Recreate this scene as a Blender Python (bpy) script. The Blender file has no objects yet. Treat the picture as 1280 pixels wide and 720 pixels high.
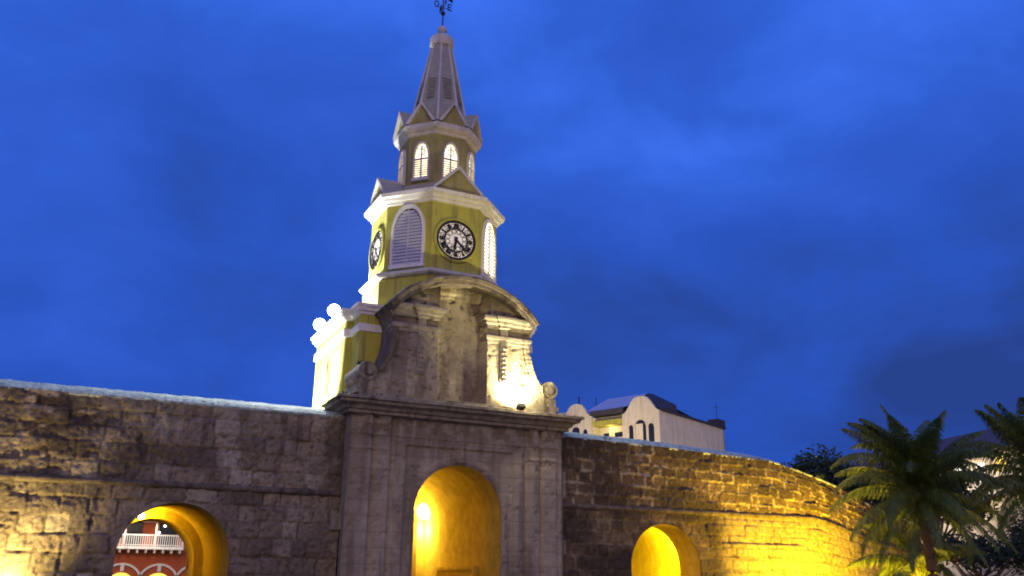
import bpy, math, random
import numpy as np
from mathutils import Vector, Matrix
R_=math.radians
S=bpy.context.scene; COL=S.collection
# ------------------------------------------------------------ camera
CAM=Vector((-13.467,-32.29,1.6))
r2=Vector((0.89862011,-0.43863452,0.00903641)); u2=Vector((-0.14658598,-0.28076662,0.94851603)); fw=Vector((0.41351475,0.85368019,0.3166002))
cd=bpy.data.cameras.new('camera'); cam=bpy.data.objects.new('camera',cd); COL.objects.link(cam)
m=Matrix.Identity(4)
for i in range(3): m[i][0]=r2[i]; m[i][1]=u2[i]; m[i][2]=-fw[i]; m[i][3]=CAM[i]
cam.matrix_world=m; cd.sensor_width=36; cd.sensor_fit='HORIZONTAL'; cd.lens=1110.37/1280*36; cd.clip_end=3000
S.camera=cam
# ------------------------------------------------------------ sky
SUN_AZ=R_(205); SUN_EL=R_(12)
w=bpy.data.worlds.new('World'); S.world=w; w.use_nodes=True
nt=w.node_tree; nt.nodes.clear(); N=nt.nodes; L=nt.links
def nd(T,t,**k):
    n=T.nodes.new(t)
    for a,b in k.items(): setattr(n,a,b)
    return n
out=nd(nt,'ShaderNodeOutputWorld'); bg=nd(nt,'ShaderNodeBackground'); bg.inputs[1].default_value=1.08
tc=nd(nt,'ShaderNodeTexCoord')
sky=nd(nt,'ShaderNodeTexSky'); sky.sky_type='NISHITA'; sky.sun_disc=False; sky.sun_elevation=R_(-3); sky.sun_rotation=SUN_AZ
mp=nd(nt,'ShaderNodeMapping'); mp.inputs['Location'].default_value=(9.3,6.6,3.1); mp.inputs['Scale'].default_value=(1.0,1.0,1.7)
L.new(tc.outputs['Generated'],mp.inputs[0])
n1=nd(nt,'ShaderNodeTexNoise'); n1.inputs['Scale'].default_value=1.9; n1.inputs['Detail'].default_value=3; n1.inputs['Roughness'].default_value=.45; n1.inputs['Distortion'].default_value=.2
n2=nd(nt,'ShaderNodeTexNoise'); n2.inputs['Scale'].default_value=5; n2.inputs['Detail'].default_value=6; n2.inputs['Roughness'].default_value=.58; n2.inputs['Distortion'].default_value=.3
L.new(mp.outputs[0],n1.inputs[0]); L.new(mp.outputs[0],n2.inputs[0])
mx=nd(nt,'ShaderNodeMix'); mx.data_type='FLOAT'; mx.inputs[0].default_value=.30
L.new(n1.outputs[0],mx.inputs[2]); L.new(n2.outputs[0],mx.inputs[3])
sx=nd(nt,'ShaderNodeSeparateXYZ'); L.new(tc.outputs['Generated'],sx.inputs[0])
mr=nd(nt,'ShaderNodeMapRange'); mr.inputs[1].default_value=.25; mr.inputs[2].default_value=.62; mr.inputs[3].default_value=-.02; mr.inputs[4].default_value=.10
L.new(sx.outputs[2],mr.inputs[0]); am=nd(nt,'ShaderNodeMath',operation='ADD'); L.new(mx.outputs[0],am.inputs[0]); L.new(mr.outputs[0],am.inputs[1])
cr=nd(nt,'ShaderNodeValToRGB'); L.new(am.outputs[0],cr.inputs[0])
e=cr.color_ramp.elements
e[0].position=.34; e[0].color=(.017,.050,.25,1)
e[1].position=.78; e[1].color=(.065,.20,.92,1)
for p,c in ((.46,(.019,.080,.47,1)),(.56,(.026,.105,.60,1)),(.66,(.042,.150,.80,1))):
    q=cr.color_ramp.elements.new(p); q.color=c
ml=nd(nt,'ShaderNodeVectorMath',operation='SCALE'); ml.inputs[3].default_value=.05
L.new(sky.outputs[0],ml.inputs[0])
ad=nd(nt,'ShaderNodeVectorMath',operation='ADD'); L.new(cr.outputs[0],ad.inputs[0]); L.new(ml.outputs[0],ad.inputs[1])
L.new(ad.outputs[0],bg.inputs[0]); L.new(bg.outputs[0],out.inputs[0])
# ------------------------------------------------------------ dim warm key (last glow of dusk and town behind the viewer)
sd=bpy.data.lights.new('sun','SUN'); sd.energy=1.12; sd.angle=R_(60); sd.color=(1,.66,.27)
so=bpy.data.objects.new('sun',sd); COL.objects.link(so)
dirv=Vector((math.sin(SUN_AZ)*math.cos(SUN_EL),math.cos(SUN_AZ)*math.cos(SUN_EL),math.sin(SUN_EL)))
so.rotation_euler=dirv.to_track_quat('Z','Y').to_euler(); so.location=(0,-60,40)
S.view_settings.view_transform='Standard'; S.view_settings.look='None'; S.view_settings.exposure=0; S.view_settings.gamma=1
# ------------------------------------------------------------ noise
_rs=np.random.RandomState(5); _T=_rs.rand(256,256)
def vn(x,y,s=0):
    x=np.asarray(x,float)+s*17.3; y=np.asarray(y,float)+s*9.7
    xi=np.floor(x).astype(int); yi=np.floor(y).astype(int); fx=x-xi; fy=y-yi
    fx=fx*fx*(3-2*fx); fy=fy*fy*(3-2*fy)
    a=_T[xi%256,yi%256]; b=_T[(xi+1)%256,yi%256]; c=_T[xi%256,(yi+1)%256]; d=_T[(xi+1)%256,(yi+1)%256]
    return (a*(1-fx)+b*fx)*(1-fy)+(c*(1-fx)+d*fx)*fy
def fbm(x,y,s=0,o=4):
    t=0;a=.5;f=1;n=0
    for i in range(o): t=t+a*vn(x*f,y*f,s+i*3.1); n+=a; a*=.5; f*=2.03
    return t/n
def sm(a,b,x):
    t=np.clip((x-a)/(b-a),0,1); return t*t*(3-2*t)
# ------------------------------------------------------------ materials
def mat(name,col,rough=.8,var=.15,scale=4,bump=.2,bscale=None,metal=0,attr=False,streak=False,stain=None,spec=.3):
    M=bpy.data.materials.new(name); M.use_nodes=True; T=M.node_tree; b=T.nodes['Principled BSDF']
    b.inputs['Roughness'].default_value=rough; b.inputs['Metallic'].default_value=metal; b.inputs['Specular IOR Level'].default_value=spec
    t=nd(T,'ShaderNodeTexCoord'); n=nd(T,'ShaderNodeTexNoise'); n.inputs['Scale'].default_value=scale; n.inputs['Detail'].default_value=8; n.inputs['Roughness'].default_value=.65
    T.links.new(t.outputs['Object'],n.inputs[0])
    r=nd(T,'ShaderNodeMapRange'); r.inputs[1].default_value=.3; r.inputs[2].default_value=.7; r.inputs[3].default_value=1-var; r.inputs[4].default_value=1+var
    T.links.new(n.outputs[0],r.inputs[0])
    v=nd(T,'ShaderNodeVectorMath',operation='SCALE'); T.links.new(r.outputs[0],v.inputs[3])
    if attr:
        a=nd(T,'ShaderNodeAttribute'); a.attribute_name='col'; tn=nd(T,'ShaderNodeVectorMath',operation='MULTIPLY'); tn.inputs[1].default_value=(1.0,.98,.72); T.links.new(a.outputs['Color'],tn.inputs[0]); T.links.new(tn.outputs[0],v.inputs[0])
    else: v.inputs[0].default_value=col
    last=v.outputs[0]
    if stain:
        m2=nd(T,'ShaderNodeMapping'); m2.inputs['Scale'].default_value=(2.4,2.4,.30)
        T.links.new(t.outputs['Object'],m2.inputs[0])
        k=nd(T,'ShaderNodeTexNoise'); k.inputs['Scale'].default_value=1.3; k.inputs['Detail'].default_value=7; k.inputs['Roughness'].default_value=.6
        T.links.new(m2.outputs[0],k.inputs[0])
        rr=nd(T,'ShaderNodeMapRange'); rr.inputs[1].default_value=.5; rr.inputs[2].default_value=.72
        T.links.new(k.outputs[0],rr.inputs[0])
        x=nd(T,'ShaderNodeMix'); x.data_type='RGBA'; x.inputs[7].default_value=(*stain,1)
        T.links.new(rr.outputs[0],x.inputs[0]); T.links.new(last,x.inputs[6]); last=x.outputs[2]
    T.links.new(last,b.inputs['Base Color'])
    if bump:
        n3=nd(T,'ShaderNodeTexNoise'); n3.inputs['Scale'].default_value=bscale or scale*3; n3.inputs['Detail'].default_value=8; n3.inputs['Roughness'].default_value=.7
        T.links.new(t.outputs['Object'],n3.inputs[0])
        bp=nd(T,'ShaderNodeBump'); bp.inputs['Strength'].default_value=bump; bp.inputs['Distance'].default_value=.08
        T.links.new(n3.outputs[0],bp.inputs['Height']); T.links.new(bp.outputs[0],b.inputs['Normal'])
    return M
def emat(name,col,s,var=0):
    M=bpy.data.materials.new(name); M.use_nodes=True; T=M.node_tree; b=T.nodes['Principled BSDF']
    b.inputs['Base Color'].default_value=(*[min(c,.8) for c in col],1); b.inputs['Emission Color'].default_value=(*col,1); b.inputs['Emission Strength'].default_value=s
    if var:
        t=nd(T,'ShaderNodeTexCoord'); n=nd(T,'ShaderNodeTexNoise'); n.inputs['Scale'].default_value=2.5; n.inputs['Detail'].default_value=3
        T.links.new(t.outputs['Object'],n.inputs[0]); r=nd(T,'ShaderNodeMapRange'); r.inputs[1].default_value=.3; r.inputs[2].default_value=.7
        r.inputs[3].default_value=s*(1-var); r.inputs[4].default_value=s*(1+var)
        T.links.new(n.outputs[0],r.inputs[0]); T.links.new(r.outputs[0],b.inputs['Emission Strength'])
    return M
m_stone=mat('coral_stone',(0,0,0),.92,.28,7,.55,16,attr=True)
m_dress=mat('dressed_stone',(0,0,0),.9,.16,5,.35,14,attr=True)
m_corn=mat('cornice_stone',(.30,.255,.16),.92,.3,3,.6,12,stain=(.07,.05,.035))
m_dark=mat('weathered_stone',(.17,.135,.10),.95,.4,3,.8,10,stain=(.05,.04,.03))
m_core=mat('stone_core',(.31,.27,.18),.92,.3,3,.6,10,stain=(.09,.07,.05))
m_cord=mat('cordon_stone',(.15,.12,.075),.95,.5,4,.9,9,stain=(.05,.04,.03))
m_cope=mat('lime_coping',(.50,.58,.44),.9,.45,7,.9,12,stain=(.10,.15,.12))
m_yel=mat('yellow_plaster',(.44,.40,.06),.8,.10,1.6,.12,9,stain=(.20,.175,.06))
m_olive=mat('olive_plaster',(.34,.29,.095),.85,.16,1.8,.12,9,stain=(.22,.18,.07))
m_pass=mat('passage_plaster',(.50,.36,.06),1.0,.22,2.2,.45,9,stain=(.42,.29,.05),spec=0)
m_wht=mat('white_trim',(.74,.70,.60),.8,.10,2,.15,9,stain=(.58,.53,.44))
m_gry=mat('grey_trim',(.60,.56,.47),.8,.12,3,.15,9,stain=(.42,.38,.31))
m_shut=mat('shutter_paint',(.50,.48,.50),.6,.08,4,.05)
m_spire=mat('spire_render',(.36,.335,.25),.85,.14,3,.2,10)
m_blk=mat('dark_metal',(.03,.025,.025),.5,.1,4,0,metal=.5)
m_dial=emat('lit_dial',(1,.78,.66),.22,.4)
m_lou=emat('lit_window',(1,.84,.55),1.9,.45)
m_lou2=emat('lit_window_bright',(1,.88,.66),4.0,.25)
m_lamp=emat('sodium_lamp',(1,.72,.25),40)
m_flood=emat('flood_lamp',(.80,.92,1),26)
m_lamp2=emat('small_lamp',(.9,.85,1),6)
m_leaf=mat('palm_leaf',(.11,.15,.03),.5,.4,2.2,0,spec=.4)
T=m_leaf.node_tree; b_=T.nodes['Principled BSDF']; tr=nd(T,'ShaderNodeBsdfTranslucent'); ms=nd(T,'ShaderNodeMixShader'); ms.inputs[0].default_value=.35; tr.inputs[0].default_value=(.14,.17,.02,1)
T.links.new(b_.outputs[0],ms.inputs[1]); T.links.new(tr.outputs[0],ms.inputs[2]); T.links.new(ms.outputs[0],[n for n in T.nodes if n.type=='OUTPUT_MATERIAL'][0].inputs[0])
m_leafd=mat('dark_leaf',(.030,.048,.018),.6,.4,3,0)
m_bark=mat('palm_bark',(.17,.10,.06),.9,.3,6,.5,14)
m_pave=mat('plaza_paving',(.16,.14,.12),.85,.25,2,.3,8)
m_cream=mat('cream_render',(.66,.58,.40),.85,.10,1.2,.1,6,stain=(.48,.41,.28))
m_roofm=mat('metal_roof',(.50,.50,.54),.5,.12,1.5,.05)
m_roofd=mat('dark_roof',(.05,.045,.05),.8,.25,2,.3)
m_tile=mat('tile_roof',(.12,.085,.085),.9,.25,3,.3)
m_red=mat('red_render',(.36,.085,.03),.85,.08,1,.05)
m_glass=mat('dark_pane',(.02,.02,.025),.15,.1,2,0,spec=.5)
m_yw=emat('warm_lit_window',(1,.68,.10),1.1,.3)
m_ww=emat('white_lit_window',(1,.92,.78),2.6,.3)
m_wood=mat('door_wood',(.30,.16,.05),.7,.2,3,.2)
# ------------------------------------------------------------ objects
def empty(name,loc,label=None,cat=None,group=None,kind=None):
    o=bpy.data.objects.new(name,None); COL.objects.link(o); o.location=loc; o.empty_display_size=.2
    tag(o,label,cat,group,kind); return o
def tag(o,label=None,cat=None,group=None,kind=None):
    if label:o['label']=label
    if cat:o['category']=cat
    if group:o['group']=group
    if kind:o['kind']=kind
    return o
def root_loc(p):
    while p.parent: p=p.parent
    return Vector(p.location)
class MB:
    def __init__(s): s.v=[]; s.f=[]; s.X=None
    def add(s,vs,fs,X=None):
        b=len(s.v); X=X or s.X
        for v in vs:
            v=Vector(v); s.v.append(X@v if X else v)
        for f in fs: s.f.append([b+i for i in f])
    def box(s,x0,x1,y0,y1,z0,z1,X=None):
        s.add([(x,y,z) for z in (z0,z1) for y in (y0,y1) for x in (x0,x1)],[(0,2,3,1),(4,5,7,6),(0,1,5,4),(2,6,7,3),(0,4,6,2),(1,3,7,5)],X)
    def prism(s,pts,y0,y1,X=None):           # polygon in xz, extruded along y
        n=len(pts); s.add([(p[0],y0,p[1]) for p in pts]+[(p[0],y1,p[1]) for p in pts],[list(range(n)),list(range(2*n-1,n-1,-1))]+[(i,i+n,(i+1)%n+n,(i+1)%n) for i in range(n)],X)
    def rings(s,rs,X=None,close=True,cap=(False,False)):   # list of rings
        n=len(rs[0]); vs=[p for r in rs for p in r]; fs=[]
        for k in range(len(rs)-1):
            for i in range(n if close else n-1):
                j=(i+1)%n; fs.append((k*n+i,k*n+j,(k+1)*n+j,(k+1)*n+i))
        if cap[0]: fs.append(list(range(n-1,-1,-1)))
        if cap[1]: fs.append([(len(rs)-1)*n+i for i in range(n)])
        s.add(vs,fs,X)
    def tube(s,pts,rad,n=8,cap=True):
        rs=[]; P=[Vector(p) for p in pts]
        if not hasattr(rad,'__len__'): rad=[rad]*len(P)
        for i,p in enumerate(P):
            d=(P[min(i+1,len(P)-1)]-P[max(i-1,0)]).normalized(); a=d.cross(Vector((0,0,1)))
            if a.length<1e-3: a=Vector((1,0,0))
            a.normalize(); b=d.cross(a)
            rs.append([p+(a*math.cos(2*math.pi*k/n)+b*math.sin(2*math.pi*k/n))*rad[i] for k in range(n)])
        s.rings(rs,cap=(cap,cap))
    def lathe(s,c,prof,n=16,cap=(True,True)):
        s.rings([[(c[0]+r*math.cos(2*math.pi*k/n),c[1]+r*math.sin(2*math.pi*k/n),z) for k in range(n)] for r,z in prof],cap=cap)
    def sphere(s,c,r,n=12): s.lathe(c,[(max(1e-3,r*math.sin(math.pi*k/n)),c[2]-r*math.cos(math.pi*k/n)) for k in range(n+1)],n*2)
    def build(s,name,mt,parent=None,smooth=False,col=None):
        me=bpy.data.meshes.new(name); off=root_loc(parent) if parent else Vector((0,0,0))
        me.from_pydata([tuple(v-off) for v in s.v],[],s.f); me.materials.append(mt)
        o=bpy.data.objects.new(name,me); COL.objects.link(o); o.parent=parent
        if smooth:
            for p in me.polygons: p.use_smooth=True
        me.update(); return o
def structure(o): o['kind']='structure'; return o
def light(name,kind,loc,e,col,size=.2,target=None,angle=70,blend=.6):
    l=bpy.data.lights.new(name,kind); l.energy=e; l.color=col
    if kind=='AREA': l.size=size
    else: l.shadow_soft_size=size
    if kind=='SPOT': l.spot_size=R_(angle); l.spot_blend=blend
    o=bpy.data.objects.new(name,l); COL.objects.link(o); o.location=loc
    if target: o.rotation_euler=(Vector(target)-Vector(loc)).to_track_quat('-Z','Y').to_euler()
    return o
# gridded relief wall; U,V arrays, position function, displacement, colour, and removal mask
def relief(name,us,vs,dispf,posf,colf,mt,parent,arches=(),maskf=None):
    nu,nv=len(us),len(vs); U,V=np.meshgrid(us,vs,indexing='ij')
    uc=(U[:-1,:-1]+U[1:,1:])/2; vc=(V[:-1,:-1]+V[1:,1:])/2
    keep=np.ones(uc.shape,bool)
    if maskf is not None: keep&=maskf(uc,vc)
    for cx,r,sp in arches:
        ins=((np.abs(uc-cx)<r)&(vc<sp))|((uc-cx)**2+(vc-sp)**2<r*r)
        keep&=~ins
        kin=np.zeros((nu,nv),bool); rin=np.zeros((nu,nv),bool)
        for a in (0,1):
            for b in (0,1):
                kin[a:nu-1+a,b:nv-1+b]|=keep; rin[a:nu-1+a,b:nv-1+b]|=ins
        bd=kin&rin; lo=bd&(V<sp)&(np.abs(U-cx)>r*.5); U[lo]=cx+np.sign(U[lo]-cx)*r
        hi=bd&(V>=sp); rad=np.hypot(U-cx,V-sp)+1e-9
        U2=cx+(U-cx)*r/rad; V2=sp+(V-sp)*r/rad
        U[hi]=U2[hi]; V[hi]=V2[hi]
    D=dispf(U,V)
    for cx,r,sp in arches:
        dd=np.where(V<sp,np.abs(np.abs(U-cx)-r),np.abs(np.hypot(U-cx,V-sp)-r)); D=D*sm(0,.12,dd)
    P=posf(U,V,D).reshape(-1,3).astype(np.float32); C=colf(U,V).reshape(-1,3)
    idx=np.arange(nu*nv).reshape(nu,nv)
    F=np.stack([idx[:-1,:-1],idx[1:,:-1],idx[1:,1:],idx[:-1,1:]],-1)[keep]
    used=np.unique(F); rm=-np.ones(nu*nv,int); rm[used]=np.arange(len(used)); F=rm[F]; P=P[used]; C=C[used]
    P=P-np.array(root_loc(parent),np.float32)
    me=bpy.data.meshes.new(name); me.vertices.add(len(P)); me.vertices.foreach_set('co',P.ravel())
    me.loops.add(F.size); me.loops.foreach_set('vertex_index',F.ravel().astype(np.int32))
    me.polygons.add(len(F)); me.polygons.foreach_set('loop_start',np.arange(0,F.size,4,dtype=np.int32)); me.polygons.foreach_set('loop_total',np.full(len(F),4,np.int32))
    me.update(calc_edges=True); me.validate()
    a=me.color_attributes.new('col','FLOAT_COLOR','POINT'); a.data.foreach_set('color',np.c_[C,np.ones(len(C))].astype(np.float32).ravel())
    me.materials.append(mt); o=bpy.data.objects.new(name,me); COL.objects.link(o); o.parent=parent
    return o
def blocks(seed,zmax,umin,umax,h=(.5,.7),wd=(.55,1.25)):
    r=random.Random(seed); zs=[0]; rows=[]
    while zs[-1]<zmax: zs.append(zs[-1]+r.uniform(*h))
    for _ in zs:
        u=[umin-r.random()]
        while u[-1]<umax+1: u.append(u[-1]+r.uniform(*wd))
        rows.append(np.array(u))
    zs=np.array(zs)
    def f(U,V):
        Uw=U+.07*(fbm(U*2.2,V*2.2,seed)-.5); Vw=V+.09*(fbm(U*1.1,V*1.3,seed+5)-.5)
        k=np.clip(np.searchsorted(zs,Vw,side='right')-1,0,len(zs)-2)
        d=np.minimum(Vw-zs[k],zs[k+1]-Vw); bid=np.zeros(U.shape); rel=(Vw-zs[k])/(zs[k+1]-zs[k])
        for i in range(len(zs)-1):
            mk=k==i
            if not mk.any(): continue
            row=rows[i]; q=np.clip(np.searchsorted(row,Uw[mk],side='right')-1,0,len(row)-2)
            d[mk]=np.minimum(d[mk],np.minimum(Uw[mk]-row[q],row[q+1]-Uw[mk])); bid[mk]=i*57.31+q*7.77
        h1=np.modf(np.abs(np.sin(bid*12.9898+seed)*43758.5453))[0]; h2_=np.modf(np.abs(np.sin(bid*78.233+seed*3)*12543.123))[0]
        return d,h1,h2_,rel,k
    return f
def mixc(a,b,t): t=np.asarray(t)[...,None]; return np.array(a)*(1-t)+np.array(b)*t
# ------------------------------------------------------------ ground
g=MB(); g.add([(-900,-900,0),(900,-900,0),(900,900,0),(-900,900,0)],[(0,1,2,3)]); structure(g.build('plaza_ground',m_pave))
# ------------------------------------------------------------ city wall
def zwarp(u,v):      # nominal v (cordon 4.72, top 7.56) to world z along u
    zt=np.interp(u,[-60,4,10,16.2,17.9,20.5,24.4,28],[7.56,7.56,7.46,7.23,6.86,6.38,5.55,5.0])
    zc=np.interp(u,[-60,18.6,20.5,24.4,28],[4.72,4.70,4.38,3.75,3.4])
    return np.where(v<4.72,v*zc/4.72,zc+(v-4.72)*(zt-zc)/(7.56-4.72))
PU=[-60,17.2,18.6,20.5,29]
def wallpos(U,V,D):
    # plan bends back past u=17.5
    t=np.clip(U-17.5,0,None); X=np.where(U<17.5,U,17.5+t*.97); Y=.5+np.where(t<3,.045*t*t,.405+(t-3)*.27)
    sl=np.where(t<3,.09*t,.27); n=1/np.sqrt(1+sl*sl)
    bat=.012*(7.56-V)
    return np.stack([X+D*sl*n,Y-(D+bat)*n,zwarp(U,V)],-1)
AR=2.35
def make_wall(u0,u1,arch,seed,label,style):
    t=empty('fortress_wall',((u0+u1)/2,.5,0),label,'wall')
    bf=blocks(seed,7.9,u0,u1,(.5,.68),(.5,1.15)) if style=='L' else blocks(seed,7.9,u0,u1,(.44,.6),(.42,.95))
    def disp(U,V):
        d,a,b,rel,k=bf(U,V); n=fbm(U*2.6,V*2.6,seed+1); n2=fbm(U*9,V*9,seed+2)
        j=1-sm(.0,.06,d); up=V>4.7
        if style=='L': D=(a-.5)*.08+ (n2-.5)*.07+(fbm(U*20,V*20,seed+4,2)-.5)*.03 -j*.06*sm(.32,.55,n) - sm(.60,.66,n)*.05
        else:
            D=(a-.5)*.09+(n2-.5)*.09+(fbm(U*20,V*20,seed+4,2)-.5)*.03+np.where(up,j*.04*sm(.4,.55,n),-j*.045)
            led=(~up)*sm(12.4,13.2,U)*(1-sm(17.2,17.8,U))
            lip=np.zeros(U.shape)
            for zl,zh,am in ((2.9,3.45,.13),(2.35,2.86,.12),(1.6,2.3,.12),(3.7,4.5,.04)): lip=np.where((V>zl)&(V<=zh),am*(.35+.65*(V-zl)/(zh-zl)),lip)
            D=D*(1-.3*led)+led*lip*(.75+.5*n)
        return D
    def col(U,V):
        d,a,b,rel,k=bf(U,V); n=fbm(U*.55,V*.8,seed+7,5); n2=fbm(U*5,V*5,seed+9); j=1-sm(.015,.055,d); up=(V>4.72)
        if style=='L':
            c=mixc((.30,.245,.20),(.19,.15,.125),a); c=mixc(c,(.42,.37,.32),sm(.72,.95,b)*.8)
            dk=sm(.47,.68,n+.06*(b-.5)+.20*(n2-.5)+.06*up*(U<-11)); c=mixc(c,(.055,.042,.035),dk*np.where(up,.62,.35))
            c=mixc(c,(.10,.08,.065),((b<.07)&(~up))*.5)
            lf=sm(-9,-15,U)*up; pt=fbm(U*.75,V*1.9,seed+15,5); c=mixc(c,(.05,.035,.028),sm(.47,.58,pt)*lf*.85); c=mixc(c,(.46,.38,.33),sm(.60,.68,fbm(U*1.1,V*1.7,seed+19,4))*lf*.7)
            c=mixc(c,(.10,.08,.065),j*np.where(up,.35,.7)*sm(.3,.6,n2))
        else:
            c=mixc((.21,.15,.095),(.085,.06,.042),a)
            jj=(1-sm(.02,.09,d))*sm(.38,.55,n2)
            c=mixc(c,(.46,.39,.28),np.where(up,.85,.35)*jj)
            dk=sm(.46,.64,n+.08*(b-.5)+.15*(n2-.5)+.07*sm(12,6,U)); c=mixc(c,(.055,.042,.03),dk*.75)
            led=(~up)*sm(12.4,13.4,U); c=mixc(c,(.40,.33,.21),led*.6); c=mixc(c,(.10,.07,.05),led*(1-sm(.02,.05,d))*.5)
        n3=fbm(U*14,V*14,seed+21,3); pit=sm(.66,.74,fbm(U*7,V*9,seed+25,3)); c=mixc(c,(.05,.04,.03),pit*.6); c=c*(0.70+.5*n2[...,None]+.25*(n3[...,None]-.4))
        run=sm(.55,.7,fbm(U*3,V*.35,seed+11)); return mixc(c,(.06,.05,.045),run*np.where(up,.45,.2))
    du=.045
    relief('stonework',np.arange(u0,u1+.01,du),np.arange(0,7.5601,.0455),disp,wallpos,col,m_stone,t,[(arch,1.8,AR)])
    # cordon
    c=MB(); rs=[]
    us=np.arange(u0,u1+.01,.12); rr=[]
    for u in us:
        r=.13+.07*(float(fbm(u*1.7,seed,3))-.5)+.06*(float(fbm(u*6.,seed,4))-.5); n=6; ring=[]
        for k in range(n+1):
            a=math.pi*(k/n)-math.pi/2; D=max(0,r*math.cos(a))*1.1-.04; p=wallpos(np.array(u),np.array(4.72),np.array(D+.0)); ring.append((p[0],p[1],float(p[2])+r*math.sin(a)*.9))
        rs.append(ring)
    c.rings(rs,close=False); c.build('cordon',m_cord,t,smooth=True)
    # coping: weathered sloped top of the parapet
    c=MB(); rs=[]
    for u in np.arange(u0,u1+.01,.1):
        nz=float(fbm(u*2.3,seed+3.,6)); nn=float(fbm(u*7,seed+1.,8)); p=wallpos(np.array(u),np.array(7.56),np.array(0.)); z=float(p[2])
        fade=float(np.interp(u,[16.2,18],[1,0])); w_=.9*fade+.5
        rs.append([(p[0],p[1]+.1,z-.12),(p[0],p[1]+.02-.04*nn,z-.05),(p[0],p[1]+.03-.06*nz,z+.03*nn),(p[0],p[1]+.25,z+(.12+.09*nn)*(.2+.8*fade)),(p[0],p[1]+.25+.5*w_,z+(.29+.10*nz)*fade+.02),(p[0],p[1]+.30+w_,z+(.48+.08*nn)*fade+.03),(p[0],p[1]+.7+w_,z-.45)])
    c.rings(rs,close=False); c.build('coping',m_cope,t)
    # rampart deck, rear face
    c=MB(); rs=[]
    for u in np.arange(u0,u1+.01,1.5):
        p=wallpos(np.array(u),np.array(7.56),np.array(0.)); rs.append([(p[0],p[1]+1.7,float(p[2])-.40),(p[0],12.0,float(p[2])-.5)])
    c.rings(rs,close=False)
    face_arch(c,u0,min(u1,24),0,6.9,arch,1.8,AR,12.0)
    if u1>20:   # end of the wall
        c.add([(28.6,3.1,0),(28.6,12,0),(28.6,12,4.9),(28.6,3.1,4.9)],[(0,1,2,3)]); c.add([(24,12,0),(28.6,12,0),(28.6,12,4.9),(24,12,6.9)],[(0,1,2,3)])
    c.build('rampart',m_core,t)
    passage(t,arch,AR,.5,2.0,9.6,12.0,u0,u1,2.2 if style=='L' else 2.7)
    return t
def arcpts(cx,r,sp,n=28): return [(cx-r*math.cos(math.pi*k/n),sp+r*math.sin(math.pi*k/n)) for k in range(n+1)]
def face_arch(c,x0,x1,z0,z1,cx,r,sp,y):
    A=[(cx-r,z0)]+arcpts(cx,r,sp)+[(cx+r,z0)]
    c.add([(x0,y,z0),(cx-r,y,z0),(cx-r,y,z1),(x0,y,z1)],[(0,1,2,3)]); c.add([(cx+r,y,z0),(x1,y,z0),(x1,y,z1),(cx+r,y,z1)],[(0,1,2,3)])
    P=arcpts(cx,r,sp)
    for a,b in zip(P,P[1:]): c.add([(a[0],y,a[1]),(b[0],y,b[1]),(b[0],y,z1),(a[0],y,z1)],[(0,1,2,3)])
def passage(t,cx,sp,y0,y1,y2,y3,u0=None,u1=None,R=2.2):
    def prof(r,y): return [(cx-r,y,0)]+[(x,y,z) for x,z in arcpts(cx,r,sp)]+[(cx+r,y,0)]
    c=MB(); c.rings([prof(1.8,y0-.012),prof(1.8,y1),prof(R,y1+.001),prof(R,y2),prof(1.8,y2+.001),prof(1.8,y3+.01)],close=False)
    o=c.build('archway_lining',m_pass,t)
    return o
wl=make_wall(-34,-4.4,-10.05,11,'long dark coral-stone fortress wall left of the gate, pierced by the left archway','L')
wr=make_wall(4.4,29,9.85,23,'golden floodlit fortress wall right of the gate, its top curving down towards the palms','R')
q=MB(); q.rings([[(-8.27,11.4+.16*math.cos(a),2.35+.3*math.sin(a)) for a in np.linspace(0,6.283,17)[:-1]],[(-8.33,11.4+.13*math.cos(a),2.35+.26*math.sin(a)) for a in np.linspace(0,6.283,17)[:-1]]],cap=(True,True))
tag(q.build('wall_plaque',m_wood),'dark oval plaque on the rear reveal of the left archway','plaque')
q=MB(); q.box(11.6,11.64,1.0,1.45,1.2,1.8); q.box(11.58,11.6,1.05,1.40,1.25,1.75)
tag(q.build('junction_box',m_gry),'small square service box set on the reveal of the right archway','box')
# ------------------------------------------------------------ gate frontispiece
gt=empty('gate_frontispiece',(0,0,0),'pale carved stone gateway with a tall round arch and scrolled attic below the clock tower','gate')
bands=[(-4.5,-4.22,.10),(-4.22,-3.62,.22),(-3.62,-3.40,.06),(-3.40,-2.92,.20),(-2.92,-2.72,.05),(-2.72,-2.28,.12),(-2.28,2.28,.0),(2.28,2.72,.12),(2.72,2.95,.05),(2.95,3.40,.20),(3.40,3.58,.06),(3.58,4.15,.22),(4.15,4.5,.10)]
def fdisp(U,V):
    D=np.zeros(U.shape)
    for a,b,h in bands: D=np.where((U>=a)&(U<b),h,D)
    top=V>6.58
    D=np.where(top&(np.abs(U)<2.75),.10,D)                 # lintel above panel
    D=np.where((V>6.85)&(V<6.95),D+.05,D)
    D=np.where((V>6.3)&(V<6.42)&(np.abs(U)>2.9),D+.03,D)
    ring=np.hypot(U,V-4.17)
    D=np.where((np.abs(U)<2.28)&(((V>4.17)&(ring<2.1))|((V<=4.17)&(np.abs(U)<2.1))),.05,D)
    D=np.where((np.abs(U)<.22)&(V>5.9)&(V<6.55),.12,D)
    rowj=np.minimum(np.mod(V,.56),.56-np.mod(V,.56)); off=(np.floor(V/.56)%2)*.5; cj=np.abs(np.mod(U+off,1.05)-.52)
    D=D-.012*(1-sm(.0,.03,rowj))-.010*(1-sm(0,.03,cj))
    return D+.035*(fbm(U*3,V*3,31)-.5)-.05*sm(.66,.75,fbm(U*4,V*4,37))
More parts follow.
